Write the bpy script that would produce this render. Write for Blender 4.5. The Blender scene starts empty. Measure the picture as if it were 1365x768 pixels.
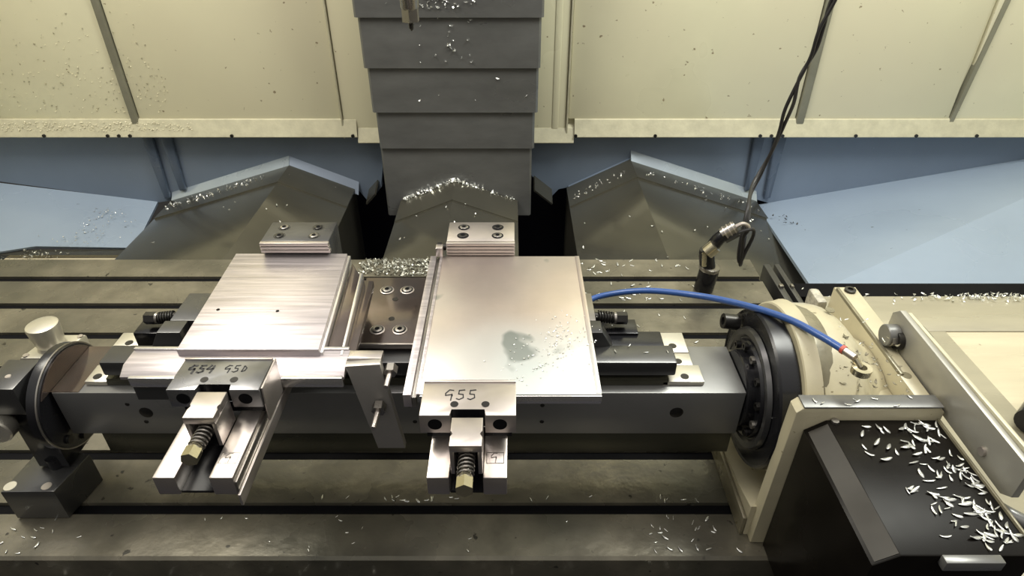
import bpy, bmesh, math, random
from mathutils import Vector, Matrix
random.seed(7)
S = bpy.context.scene
COL = S.collection
R = math.radians
# ------------------------------------------------------------------ camera
cam = bpy.data.objects.new('camera', bpy.data.cameras.new('camera')); COL.objects.link(cam)
cam.data.sensor_width = 36; cam.data.lens = 36*860/1365; cam.data.clip_start = .02
cam.location = (0, 0, .78); cam.rotation_euler = (R(90-34.0), 0, 0)
S.camera = cam
# ------------------------------------------------------------------ light
W = bpy.data.worlds.new('world'); S.world = W; W.use_nodes = True
_n = W.node_tree.nodes; _l = W.node_tree.links          # workshop surroundings: dim floor, lit ceiling
_tc = _n.new('ShaderNodeTexCoord'); _sp = _n.new('ShaderNodeSeparateXYZ'); _cr = _n.new('ShaderNodeValToRGB')
_l.new(_tc.outputs['Generated'], _sp.inputs[0]); _mr = _n.new('ShaderNodeMapRange')
_mr.inputs['From Min'].default_value = -1; _mr.inputs['From Max'].default_value = 1
_l.new(_sp.outputs['Z'], _mr.inputs['Value']); _l.new(_mr.outputs[0], _cr.inputs[0])
_cr.color_ramp.elements[0].position = .40; _cr.color_ramp.elements[0].color = (.035, .033, .03, 1)
_cr.color_ramp.elements[1].position = .90; _cr.color_ramp.elements[1].color = (.95, .93, .88, 1)
_e = _cr.color_ramp.elements.new(.62); _e.color = (.19, .175, .16, 1)
_l.new(_cr.outputs[0], _n['Background'].inputs[0]); _n['Background'].inputs[1].default_value = .62
def area(name, loc, to, sx, sy, power, col):
    l = bpy.data.lights.new(name, 'AREA'); l.shape = 'RECTANGLE'; l.size = sx; l.size_y = sy
    l.energy = power; l.color = col
    o = bpy.data.objects.new(name, l); COL.objects.link(o); o.location = loc
    o.rotation_euler = (Vector(to)-Vector(loc)).to_track_quat('-Z', 'Y').to_euler(); return o
area('work_lamp', (-1.0, 1.12, 1.75), (-.75, 1.55, .1), .5, .7, 17, (1, .95, .82))
area('work_lamp', (1.0, 1.15, 1.75), (.75, 1.55, .1), .5, .7, 21, (.98, .99, .90))
area('ceiling_lamp', (.1, -.5, 2.4), (0, .7, 0), 1.6, .5, 2, (1, .88, .80))
area('ceiling_lamp', (-.15, 1.05, 2.3), (-.1, .95, 0), 1.3, .4, 5.5, (1, .91, .86))
S.view_settings.view_transform = 'Standard'; S.view_settings.look = 'None'
S.view_settings.exposure = .62; S.view_settings.gamma = 1; S.view_settings.use_curve_mapping = False

# ------------------------------------------------------------------ materials
def mat(name, col, rough=.4, metal=0., var=.12, scale=12, rvar=.1, bump=0., bscale=None, stretch=(1,1,1),
        coat=0., spots=None, spot_scale=40, spot_thr=.68, spot_stretch=(1,1,1), spec=.5, tint=None, tint_scale=3):
    m = bpy.data.materials.new(name); m.use_nodes = True
    nt = m.node_tree; N = nt.nodes; L = nt.links; b = N['Principled BSDF']
    tc = N.new('ShaderNodeTexCoord'); mp = N.new('ShaderNodeMapping'); mp.inputs['Scale'].default_value = stretch
    L.new(tc.outputs['Object'], mp.inputs[0])
    n = N.new('ShaderNodeTexNoise'); n.inputs['Scale'].default_value = scale; n.inputs['Detail'].default_value = 6
    n.inputs['Roughness'].default_value = .6; L.new(mp.outputs[0], n.inputs['Vector'])
    cr = N.new('ShaderNodeValToRGB'); cr.color_ramp.elements[0].position = .3; cr.color_ramp.elements[1].position = .7
    lo = tuple(max(0, c*(1-var)) for c in col)+(1,); hi = tuple(min(1, c*(1+var)) for c in col)+(1,)
    cr.color_ramp.elements[0].color = lo; cr.color_ramp.elements[1].color = hi
    L.new(n.outputs['Fac'], cr.inputs[0]); out = cr.outputs[0]
    def mixin(out, color, sc, thr, width, st=(1,1,1)):
        mp2 = N.new('ShaderNodeMapping'); mp2.inputs['Scale'].default_value = st; L.new(tc.outputs['Object'], mp2.inputs[0])
        n2 = N.new('ShaderNodeTexNoise'); n2.inputs['Scale'].default_value = sc; n2.inputs['Detail'].default_value = 3
        L.new(mp2.outputs[0], n2.inputs['Vector'])
        r2 = N.new('ShaderNodeValToRGB'); r2.color_ramp.elements[0].position = thr; r2.color_ramp.elements[1].position = thr+width
        L.new(n2.outputs['Fac'], r2.inputs[0])
        mx = N.new('ShaderNodeMix'); mx.data_type = 'RGBA'; L.new(r2.outputs[0], mx.inputs[0]); L.new(out, mx.inputs[6])
        mx.inputs[7].default_value = tuple(color)+(1,); return mx.outputs[2]
    if tint: out = mixin(out, tint, tint_scale, .42, .25)
    if spots: out = mixin(out, spots, spot_scale, spot_thr, .03, spot_stretch)
    L.new(out, b.inputs['Base Color'])
    mr = N.new('ShaderNodeMapRange'); mr.inputs['From Min'].default_value = .3; mr.inputs['From Max'].default_value = .7
    mr.inputs['To Min'].default_value = max(.02, rough-rvar); mr.inputs['To Max'].default_value = min(1, rough+rvar)
    n3 = N.new('ShaderNodeTexNoise'); n3.inputs['Scale'].default_value = scale*.6; n3.inputs['Detail'].default_value = 4
    L.new(mp.outputs[0], n3.inputs['Vector']); L.new(n3.outputs['Fac'], mr.inputs['Value']); L.new(mr.outputs[0], b.inputs['Roughness'])
    b.inputs['Metallic'].default_value = metal; b.inputs['Specular IOR Level'].default_value = spec
    b.inputs['Coat Weight'].default_value = coat; b.inputs['Coat Roughness'].default_value = .12
    if bump:
        bp = N.new('ShaderNodeBump'); bp.inputs['Strength'].default_value = bump; bp.inputs['Distance'].default_value = .002
        nb = N.new('ShaderNodeTexNoise'); nb.inputs['Scale'].default_value = bscale or scale*3; nb.inputs['Detail'].default_value = 5
        L.new(mp.outputs[0], nb.inputs['Vector']); L.new(nb.outputs['Fac'], bp.inputs['Height']); L.new(bp.outputs[0], b.inputs['Normal'])
    return m
M = {}
M['cream'] = mat('cream_enamel', (.71, .685, .49), .30, 0, .07, 2.5, .08, spots=(.27, .22, .13), spot_scale=55, spot_thr=.705, tint=(.66, .62, .45), tint_scale=1.5)
M['cream_lip'] = mat('cream_lip', (.50, .475, .345), .4, 0, .12, 30, .1, bump=.2, bscale=120)
M['cream_rib'] = mat('cream_rib_shaded', (.20, .195, .145), .4, 0, .15, 12)  # shading along the ribs is darkened into the cream
M['cast_cream'] = mat('cream_casting', (.50, .455, .315), .38, 0, .12, 9, .12, bump=.15, bscale=60, spots=(.20, .17, .10), spot_scale=60, spot_thr=.70, spot_stretch=(1, 1, 1), tint=(.40, .365, .25), tint_scale=6)
M['cast_dirt_shade'] = mat('oily_or_shaded_casting', (.20, .18, .12), .35, .2, .3, 25, .15, bump=.3)  # oily casting, and the tone of the painted shadow ring
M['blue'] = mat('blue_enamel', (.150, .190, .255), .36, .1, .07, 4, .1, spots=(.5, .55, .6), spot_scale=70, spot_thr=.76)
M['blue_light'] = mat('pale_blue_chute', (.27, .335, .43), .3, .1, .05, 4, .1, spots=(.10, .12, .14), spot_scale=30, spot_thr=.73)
M['blue_lip'] = mat('blue_lip', (.30, .35, .40), .3, .3, .08, 8, .1)
M['cover'] = mat('way_cover_steel', (.15, .145, .12), .20, .75, .12, 5, .06, tint=(.19, .18, .14), tint_scale=3)
M['slat'] = mat('telescopic_cover_steel', (.16, .162, .16), .34, .5, .16, 7, .12, stretch=(1, 1, 2.5))
M['table'] = mat('table_cast_iron', (.195, .178, .135), .27, .45, .30, 16, .10, bump=.3, bscale=50, tint=(.095, .092, .072), tint_scale=5, spots=(.05, .047, .038), spot_scale=45, spot_thr=.68)
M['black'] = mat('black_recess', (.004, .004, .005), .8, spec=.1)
M['blue_deep'] = mat('blue_enamel_shaded', (.075, .10, .145), .3, .1, .15, 6)  # shade of the wall grooves put into a darker blue
M['void'] = mat('dark_chip_pan', (.003, .003, .012), .45, 0, .3, 8)
M['slate'] = mat('ground_slate_steel', (.105, .105, .105), .30, .75, .1, 8, .08)
M['beam'] = mat('beam_steel', (.25, .25, .245), .33, .6, .12, 6, .1)
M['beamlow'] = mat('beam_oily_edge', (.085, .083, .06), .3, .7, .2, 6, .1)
M['pad'] = mat('ground_pad', (.66, .63, .54), .34, .75, .08, 14, .08)
M['steel'] = mat('ground_steel', (.57, .52, .485), .34, .9, .08, 16, .08)
M['steel_dark'] = mat('worn_steel', (.34, .32, .29), .30, .9, .18, 14, .12)
M['jaw_grey'] = mat('oiled_jaw_steel', (.33, .33, .34), .28, .9, .12, 10, .1, tint=(.15, .15, .145), tint_scale=14)
M['alu'] = mat('milled_aluminium', (.60, .55, .56), .36, .85, .24, 8, .07, stretch=(1, 26, 1), bump=.08, bscale=30)
M['alu_stain_tint'] = mat('stained_reflection_tint_alu', (.62, .535, .49), .36, .85, .10, 9, .1, tint=(.44, .47, .45), tint_scale=3.2, spots=(.24, .26, .24), spot_scale=9, spot_thr=.62)  # pink and green-grey tones stand in for coloured reflections; spots are stains
M['alu_bright'] = mat('bright_aluminium', (.86, .84, .83), .22, .9, .05, 10, .06, stretch=(1, 1, 8))
M['brown'] = mat('oily_lit_or_reflection_brown', (.165, .130, .112), .14, .8, .25, 16, .06, tint=(.15, .13, .12), tint_scale=20)
M['rubber'] = mat('black_oxide', (.010, .010, .012), .25, .2, .2, 20, .1)
M['gloss'] = mat('glossy_black_cover', (.006, .005, .004), .28, 0, .3, 14, .08, spec=.12)
M['gloss_edge'] = mat('brownish_black_edge', (.020, .017, .012), .5, 0, .2, 20, .1)  # edge band, lighter and browner than the box
M['grime_grey'] = mat('grey_rim', (.16, .16, .155), .3, .35, .15, 12, .1)
M['stop'] = mat('grey_stop_steel', (.42, .40, .37), .4, .6, .1, 14)
M['brass'] = mat('oiled_brass_steel', (.55, .50, .36), .22, .9, .1, 30)
M['screw'] = mat('screw_dark', (.05, .048, .045), .3, .8, .1, 30)
M['chip'] = mat('aluminium_chip', (.85, .86, .83), .24, .8, .1, 100)
M['chip_dull'] = mat('dull_aluminium_chip', (.40, .40, .35), .35, .7, .2, 100)  # darker, duller tone than the other chips
M['chip_pale'] = mat('cream_swarf', (.85, .80, .62), .4, .1)
M['hose'] = mat('blue_hose', (.03, .085, .28), .3, 0, .08, 20, .05)
M['cable'] = mat('black_cable', (.018, .017, .018), .35, 0, .1, 30)
M['red'] = mat('red_sleeve', (.55, .10, .07), .4)
M['ink'] = mat('marker_ink', (.012, .012, .015), .5)
M['ink_soft'] = mat('faded_marker_ink', (.09, .09, .09), .5)
M['bracket'] = mat('grey_bracket_plate', (.36, .35, .31), .35, .45, .1, 9, .08)
M['cover_plate'] = mat('machine_cover_plate', (.40, .37, .28), .28, .3, .12, 5, .08, stretch=(.6, 3, 1))
M['cover_light'] = mat('pale_machine_cover', (.60, .54, .40), .28, .2, .1, 5, .06, stretch=(.6, 5, 1), spots=(.35, .31, .22), spot_scale=40, spot_thr=.73)
M['mottle'] = mat('mottled_casting', (.36, .34, .28), .5, .1, .5, 90, .1, bump=.8, bscale=120)

# ------------------------------------------------------------------ geometry
class B:
    def __init__(s): s.bm = bmesh.new()
    def box(s, x0, x1, y0, y1, z0, z1, bev=0, rot=None, piv=None):
        vs = [s.bm.verts.new((x, y, z)) for x in (x0, x1) for y in (y0, y1) for z in (z0, z1)]
        fs = [s.bm.faces.new([vs[i] for i in f]) for f in ((0,1,3,2),(4,6,7,5),(0,4,5,1),(2,3,7,6),(0,2,6,4),(1,5,7,3))]
        if bev:
            es = list({e for f in fs for e in f.edges})
            r = bmesh.ops.bevel(s.bm, geom=es, offset=bev, segments=2, affect='EDGES', profile=.5)
            vs = list({v for f in r['faces'] for v in f.verts} | {v for v in vs if v.is_valid})
        if rot is not None:
            c = Vector(piv) if piv else Vector(((x0+x1)/2, (y0+y1)/2, (z0+z1)/2))
            for v in vs: v.co = c + rot @ (v.co - c)
        return s
    def prism(s, pts, d0, d1, axis='z', bev=0):
        # pts 2D: axis z -> (x,y); axis x -> (y,z); axis y -> (x,z)
        def P(p, d): return {'z': (p[0], p[1], d), 'x': (d, p[0], p[1]), 'y': (p[0], d, p[1])}[axis]
        a = [s.bm.verts.new(P(p, d0)) for p in pts]; b = [s.bm.verts.new(P(p, d1)) for p in pts]
        n = len(pts); fs = [s.bm.faces.new(a), s.bm.faces.new(list(reversed(b)))]
        for i in range(n): fs.append(s.bm.faces.new([a[i], b[i], b[(i+1) % n], a[(i+1) % n]]))
        if bev:
            es = list({e for f in fs[:2] for e in f.edges})
            bmesh.ops.bevel(s.bm, geom=es, offset=bev, segments=2, affect='EDGES', profile=.5)
        return s
    def cyl(s, p0, p1, r, seg=20, r2=None, hole=0, ang=0):
        p0, p1 = Vector(p0), Vector(p1); ax = (p1-p0).normalized(); u = ax.orthogonal().normalized()
        if abs(ax.z) < .9: u = ax.cross(Vector((0, 0, 1))).normalized()
        v = ax.cross(u); r2 = r if r2 is None else r2
        def ring(p, q): return [s.bm.verts.new(p+(u*math.cos(2*math.pi*i/seg+ang)+v*math.sin(2*math.pi*i/seg+ang))*q) for i in range(seg)]
        a, b = ring(p0, r), ring(p1, r2)
        for i in range(seg): s.bm.faces.new([a[i], a[(i+1) % seg], b[(i+1) % seg], b[i]])
        if hole:
            c, d = ring(p0, hole), ring(p1, hole)
            for i in range(seg):
                j = (i+1) % seg
                s.bm.faces.new([c[j], c[i], d[i], d[j]]); s.bm.faces.new([a[j], a[i], c[i], c[j]]); s.bm.faces.new([b[i], b[j], d[j], d[i]])
        else: s.bm.faces.new(list(reversed(a))); s.bm.faces.new(b)
        return s
    def lathe(s, p0, ax, prof, seg=40):
        # prof: (distance along axis, radius)
        p0, ax = Vector(p0), Vector(ax).normalized(); u = ax.orthogonal().normalized(); v = ax.cross(u); rings = []
        for d, r in prof:
            rings.append([s.bm.verts.new(p0+ax*d+(u*math.cos(2*math.pi*i/seg)+v*math.sin(2*math.pi*i/seg))*max(r, 1e-5)) for i in range(seg)])
        for a, b in zip(rings, rings[1:]):
            for i in range(seg): s.bm.faces.new([a[i], a[(i+1) % seg], b[(i+1) % seg], b[i]])
        s.bm.faces.new(list(reversed(rings[0]))); s.bm.faces.new(rings[-1]); return s
    def tube(s, pts, r, seg=10, smooth=6):
        P = [Vector(p) for p in pts]
        if smooth and len(P) > 2:
            Q = []; E = [P[0]*2-P[1]]+P+[P[-1]*2-P[-2]]
            for i in range(1, len(E)-2):
                for k in range(smooth):
                    t = k/smooth; a, b, c, d = E[i-1], E[i], E[i+1], E[i+2]
                    Q.append(.5*((2*b)+(c-a)*t+(2*a-5*b+4*c-d)*t*t+(3*b-a-3*c+d)*t**3))
            Q.append(P[-1]); P = Q
        prev = None; u = None
        for i, p in enumerate(P):
            t = (P[min(i+1, len(P)-1)]-P[max(i-1, 0)]).normalized()
            if u is None: u = t.orthogonal().normalized()
            u = (u-t*u.dot(t)).normalized(); v = t.cross(u)
            rr = r(i/(len(P)-1)) if callable(r) else r
            ring = [s.bm.verts.new(p+(u*math.cos(2*math.pi*k/seg)+v*math.sin(2*math.pi*k/seg))*rr) for k in range(seg)]
            if prev:
                for k in range(seg): s.bm.faces.new([prev[k], prev[(k+1) % seg], ring[(k+1) % seg], ring[k]])
            else: s.bm.faces.new(list(reversed(ring)))
            prev = ring
        s.bm.faces.new(prev); return s
    def slab(s, quad, t):
        # a sheet of thickness t below a planar polygon
        q = [Vector(p) for p in quad]; n = (q[1]-q[0]).cross(q[2]-q[0]).normalized()
        a = [s.bm.verts.new(p) for p in q]; b = [s.bm.verts.new(p-n*t) for p in q]; k = len(q)
        s.bm.faces.new(a); s.bm.faces.new(list(reversed(b)))
        for i in range(k): s.bm.faces.new([a[i], b[i], b[(i+1) % k], a[(i+1) % k]])
        return s
    def build(s, name, m, parent=None, smooth=True, local=False):
        bmesh.ops.recalc_face_normals(s.bm, faces=s.bm.faces)
        if parent is not None and not local:
            off = wloc(parent)
            for v in s.bm.verts: v.co -= off
        me = bpy.data.meshes.new(name); s.bm.to_mesh(me); s.bm.free()
        if isinstance(m, str): m = M[m]
        me.materials.append(m)
        if smooth:
            me.shade_smooth(); me.set_sharp_from_angle(angle=R(32))
        o = bpy.data.objects.new(name, me); COL.objects.link(o)
        if parent is not None: o.parent = parent
        return o
def wloc(o):
    v = Vector(o.location)
    while o.parent is not None: o = o.parent; v = v+Vector(o.location)
    return v
def tag(o, label=None, cat=None, group=None, kind=None):
    if label: o['label'] = label
    if cat: o['category'] = cat
    if group: o['group'] = group
    if kind: o['kind'] = kind
    return o
def thing(name, loc, label, cat, group=None):
    o = bpy.data.objects.new(name, None); o.empty_display_size = .02; COL.objects.link(o); o.location = loc
    return tag(o, label, cat, group)
def struct(name, b, m, label=None, parent=None):
    o = b.build(name, m, parent)
    if parent is None: tag(o, label, None, None, 'structure')
    return o
def helix(p0, p1, rad, turns, n=14):
    p0, p1 = Vector(p0), Vector(p1); ax = (p1-p0).normalized(); u = ax.orthogonal().normalized(); v = ax.cross(u)
    return [p0.lerp(p1, i/(turns*n))+(u*math.cos(2*math.pi*i/n)+v*math.sin(2*math.pi*i/n))*rad for i in range(turns*n+1)]
def socket_bolt(parent, x, y, z, r, h=.002, name='cap_screw', m='screw'):
    return B().lathe((x, y, z-.001), (0, 0, 1), [(0, r), (h, r), (h+.0006, r*.86), (h+.0006, r*.52), (h*.3, r*.48)], 16).build(name, m, parent)

# ================================================================== SETTING
# chip pan floor and back of the well, the void's darkness in their colour
struct('floor', B().box(-2.3, 2.3, -.2, 2.5, -.66, -.64), 'void', 'black chip pan floor far below the way covers')
struct('trim_1', B().box(-1.3, 1.0, 2.28, 2.30, -.64, .1), 'void', 'black back face of the well behind the way covers')
YW = 2.0
wb = struct('wall_back', B().prism([(-2.0, .10), (-2.0, -.10), (-1.7227, -.1367), (-1.215, -.215), (-1.1558, -.205), (-.731, -.060), (-.5267, -.1587),
      (-.49, -.215), (-.44, -.155), (-.44, -.14), (-.40, .06), (.03, .06), (.055, -.10), (.128, -.200), (.158, -.165), (.184, -.1587), (.389, -.054), (.8274, -.2007),
      (.90, -.222), (1.6881, -.0588), (2.0, .0), (2.0, .10)], YW, YW+.02, 'y'), 'blue', 'blue sheet metal lower back wall under the cream panels')
# vertical grooves of the blue wall: raised strips, groove shade in their colour
for x0 in (-1.170, -1.110, .795, .865):
    B().prism([(x0-.022, .07), (x0-.010, -.195 if x0 not in (-1.110, .795) else -.165), (x0+.012, -.19 if x0 not in (-1.110, .795) else -.16), (x0+.018, .07)], YW-.018, YW-.001, 'y', .006).build('rib', 'blue_deep', wb)
# folded lips of the blue wall that stand over the way covers
def lip(a, b, h, f, m='blue_lip'):
    # a,b: (x,z) roof line points; h height of the lip over it, f how far it stands forward
    q = [(a[0], YW-f, a[1]), (b[0], YW-f, b[1]), (b[0], YW, b[1]+h), (a[0], YW, a[1]+h)]
    return B().slab(q, .006).build('lip', m, wb)
lip((-1.155, -.212), (-.731, -.080), .036, .035); lip((-.731, -.080), (-.515, -.172), .034, .03, 'blue')
lip((.389, -.066), (.83, -.212), .040, .035); lip((.19, -.166), (.389, -.066), .015, .03, 'blue')
# cream upper wall
ZC = .03
cw = struct('trim_2', B().box(-2.1, 2.1, 1.985, 1.999, ZC-.005, 1.5), 'cream', 'cream enamelled sheet backing of the upper wall')
def cpanel(x0, x1, y=1.968, zb=.090):
    return B().box(x0, x1, y, 1.984, zb, 1.5, .003).build('panel', 'cream', cw)
cpanel(-2.1, -1.62); cpanel(-1.60, -1.192); cpanel(-1.165, -.535); cpanel(-.527, -.37, 1.965, .03); cpanel(.03, .168, 1.965, .03); cpanel(.176, .885); cpanel(.915, 1.365); cpanel(1.38, 2.1)
B().box(-1.19, -1.167, 1.960, 1.983, .05, 1.5, .004).build('rib', 'cream_rib', cw)
B().box(.887, .913, 1.960, 1.983, .05, 1.5, .004).build('rib', 'cream_rib', cw)
B().box(-1.617, -1.603, 1.962, 1.983, .085, 1.5, .003).build('rib', 'cream_rib', cw)
B().prism([(1.366, .07), (1.379, .07), (1.49, 1.5), (1.475, 1.5)], 1.962, 1.983, 'y').build('rib', 'cream_rib', cw)
B().box(-.534, -.528, 1.958, 1.983, .03, 1.5, .002).build('seam', 'cream_lip', cw); B().box(.169, .175, 1.958, 1.983, .03, 1.5, .002).build('seam', 'cream_lip', cw)
B().box(.125, .145, 1.962, 1.983, .06, 1.5, .003).build('rib', 'cream', cw)
def clip(x0, x1, zb, zt):
    # sloping bottom ledge with a turned-down edge
    return B().prism([(1.984, zt+.01), (1.964, zt), (1.950, zb+.008), (1.948, zb+.002), (1.949, zb), (1.984, zb)], x0, x1, 'x').build('ledge', 'cream_lip', cw)
clip(-2.1, -.487, .037, .089); clip(.196, 2.1, .037, .089); clip(-.486, -.37, .018, .062); clip(.03, .195, .018, .062)
for x in (-1.66, -1.47, -1.27, -1.235, -1.20, -.88, -.50, .20, .45, .78, .815, .85, 1.08, 1.27, 1.46, 1.66):
    B().cyl((x, 1.949, .043), (x, 1.945, .043), .0055, 8).build('screw', 'screw', cw)
struct('wall_left', B().box(-2.12, -2.1, .3, 2.0, -.64, 1.5), 'cream', 'cream left side wall of the machine enclosure')
struct('wall_right', B().box(2.1, 2.12, .3, 2.0, -.64, 1.5), 'cream', 'cream right side wall of the machine enclosure')
# pale blue chutes running down on both sides
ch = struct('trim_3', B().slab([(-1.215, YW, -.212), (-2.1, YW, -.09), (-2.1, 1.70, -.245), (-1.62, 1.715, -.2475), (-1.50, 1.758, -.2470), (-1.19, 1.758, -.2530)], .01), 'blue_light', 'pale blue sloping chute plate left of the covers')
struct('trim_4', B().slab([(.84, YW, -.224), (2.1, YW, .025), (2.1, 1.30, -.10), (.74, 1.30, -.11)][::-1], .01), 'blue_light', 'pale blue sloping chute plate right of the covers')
struct('trim_5', B().box(.60, 2.1, 1.156, 1.208, -.30, -.0225), 'black', 'black rail along the front of the right chute')
struct('trim_6', B().box(-1.60, -1.16, 1.722, 1.757, -.30, -.258), 'cover', 'dark frame at the foot of the left chute')
struct('trim_7', B().box(-1.58, -1.17, 1.50, 1.721, -.31, -.268), 'cover_light', 'pale cream plate beside the left way cover')
struct('trim_8', B().box(-2.1, -1.62, 1.40, 1.72, -.30, -.262), 'blue_light', 'pale blue tray at the far left behind the table')

# ================================================================== WAY COVERS
def roof(name, xl, zl, xa, za, xr, zr, y0, y1, label, drop=.35):
    t = thing(name, (xa, y0, -.62), label, 'way cover')
    B().prism([(xl, zl), (xa, za), (xr, zr), (xr, zr-drop), (xl, zl-drop)], y0, y1, 'y', .003).build('cover_body', 'cover', t)
    # the folded rear plate edge that overlaps it
    for (a, b) in (((xl, zl), (xa, za)), ((xa, za), (xr, zr))):
        q = [(a[0], y1-.14, a[1]+.003), (b[0], y1-.14, b[1]+.003), (b[0], y1, b[1]+.003), (a[0], y1, a[1]+.003)]
        B().slab(q, .003).build('cover_sheet', 'cover', t)
    return t
roof('way_cover', -1.1558, -.2007, -.731, -.072, -.5267, -.1587, 1.285, 1.992, 'grey gabled steel way cover on the left, under the left vise')
roof('way_cover', .184, -.1587, .389, -.056, .8274, -.2007, 1.285, 1.992, 'grey gabled steel way cover on the right, behind the sensor cables')
roof('way_cover', -.351, -.135, -.175, -.063, .018, -.135, 1.285, 1.848, 'narrow middle way cover running out from below the telescopic column cover')

# ================================================================== COLUMN COVER
t = thing('telescopic_cover', (-.169, 1.9, -.19), 'tall dark grey telescopic column cover of overlapping steel plates in the middle', 'column cover')
zs = [(-.186, .0473, .0595-.0, -.3975, .060), (.0473, .1599, 0, -.397, .0665), (.1599, .2882, 0, -.4045, .0745), (.2882, .4222, 0, -.412, .079), (.4222, .60, 0, -.4195, .085), (.60, .80, 0, -.427, .092), (.80, 1.1, 0, -.434, .099)]
for i, (a, b, _, xl, xr) in enumerate(zs):
    y = 1.85-.008*i
    B().prism([(xl+.012, 1.985), (xl, 1.975), (xl, y+.006), (xl+.006, y), (xr-.006, y), (xr, y+.006), (xr, 1.975), (xr-.012, 1.985)], a-(.0 if i == 0 else .004), b+.0, 'z').build('cover_plate', 'slat', t)

# small cut edges of the well beside the column
for (xa, za, xb, zb) in ((.075, -.135, .135, -.185), (-.485, -.185, -.452, -.15)):
    b = B(); b.slab([(xa, 1.93, za), (xb, 1.93, zb), (xb, 2.0, zb+.02), (xa, 2.0, za+.02)], .006); o = b.build('trim_9', 'cover'); tag(o, 'short dark well edge sheet beside the column cover', None, None, 'structure')

# ================================================================== SPINDLE TOOL
t = thing('spindle_tool', (-.17, 1.15, .50), 'steel tool shank with hexagonal collet nut hanging in front of the column cover', 'milling tool')
B().lathe((-.17, 1.15, .80), (0, 0, -1), [(0, .04), (.02, .04), (.03, .017), (.232, .0152), (.236, .013)], 28).build('shank', 'steel_dark', t)
B().cyl((-.17, 1.15, .566), (-.17, 1.15, .545), .0150, 6, ang=.3).build('collet_nut', 'steel_dark', t)
B().lathe((-.17, 1.15, .546), (0, 0, -1), [(0, .006), (.004, .0045), (.012, .0040), (.016, .001)], 12).build('cutter', 'screw', t)

# ================================================================== TABLE
slots = [.5905, .6900, .7900, .8900, .9902, 1.0896, 1.1919]
prof = [(.511, -.14), (.511, -.004), (.515, 0)]
for s in slots:
    w = .0098; prof += [(s-w, 0), (s-w, -.018), (s-w-.007, -.018), (s-w-.007, -.034), (s+w+.007, -.034), (s+w+.007, -.018), (s+w, -.018), (s+w, 0)]
prof += [(1.2737, 0), (1.2777, -.004), (1.2777, -.14)]
tb = B().prism(prof, -1.55, .55, 'x').build('machine_table', 'table')
tag(tb, 'long olive grey cast iron machine table with seven T-slots under everything', 'machine table')
for s in slots: B().box(-1.549, .549, s-.0094, s+.0094, -.0335, -.006).build('slot_shade', 'black', tb, smooth=False)  # black boxes carry the shade inside the slots
# gutter at the front
t = thing('front_gutter', (-.4, .46, -.14), 'black coolant gutter full of stray chips along the front edge of the table', 'gutter')
B().box(-1.55, .5, .44, .509, -.14, -.05).build('channel', 'black', t)
B().box(-1.55, .5, .425, .44, -.14, -.03, .002).build('lip', 'slate', t)
# guide rails at the right end
for x0, x1, lab in ((.575, .590, 'dark narrow slide rail nearest the right end of the table'), (.600, .612, 'dark narrow slide rail, the one farther right of the table end')):
    t = thing('slide_rail', ((x0+x1)/2, 1.16, -.10), lab, 'rail')
    B().box(x0, x1, 1.05, 1.255, -.10, 0, .002).build('rail', 'slate', t)
    B().box(x0+.003, x1-.003, 1.155, 1.165, -.0005, .006, .001).build('clip', 'steel_dark', t)
tag(B().box(.556, .64, .9, 1.262, -.16, -.101).build('end_trough', 'black'), 'black trough under the slide rails beside the table end', 'trough')

# ================================================================== BEAM
t = thing('trunnion_beam', (-.16, .66, .087), 'long dark steel trunnion beam carried between tailstock and rotary table', 'beam'); BEAM = t
Y0, Y1 = .6166, .712
B().box(-.597, .304, Y0, Y1, .125, .2, .0012).build('beam_body', 'beam', t)
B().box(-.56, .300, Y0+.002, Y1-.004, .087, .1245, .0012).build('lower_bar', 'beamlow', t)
for x, z, r in ((-.485, .165, .009), (.218, .165, .009), (-.505, .18, .003), (-.49, .148, .003), (-.135, .178, .0035), (-.13, .148, .003), (.04, .178, .003), (.04, .148, .003)):
    B().lathe((x, Y0+.004, z), (0, -1, 0), [(0, r), (.0042, r), (.0046, r*.9)], 18).build('plug', 'screw', t)
B().box(-.53, .205, .6305, .70, .2005, .212, .001).build('mounting_strip', 'beamlow', t)
B().box(-.530, .2125, .6305, .667, .2165, .2395, .003).build('clamp_rail', 'slate', t)
B().box(-.52, .205, .64, .66, .2121, .2164).build('spacer', 'black', t)
B().box(-.20, .205, .672, .706, .2125, .232, .002).build('clamp_rail', 'rubber', t)
B().box(-.5985, -.562, Y0+.001, Y1-.001, .2001, .2008).build('rust_reflection_end', 'brown', t)  # rust plus the disc's reflection, both painted as brown
def pad(x0, x1, y0, y1, z1, hx, m='pad'):
    p = B().box(x0, x1, y0, y1, .2002, z1, .0012).build('end_pad', m, t)
    for yy in ((y0*.7+y1*.3,)):
        B().lathe((hx, yy, z1-.0005), (0, 0, 1), [(0, .0055), (.0009, .0055)], 16).build('counterbore', 'screw', p)
    return p
pad(.197, .252, .6305, .664, .207, .228); pad(.205, .245, .665, .690, .206, .226); pad(.190, .245, .691, .735, .207, .225)
pad(-.5595, -.5305, .6305, .664, .207, -.547); pad(-.560, -.5305, .665, .700, .206, -.540, 'steel_dark'); pad(-.560, -.522, .701, .735, .207, -.54)

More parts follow.
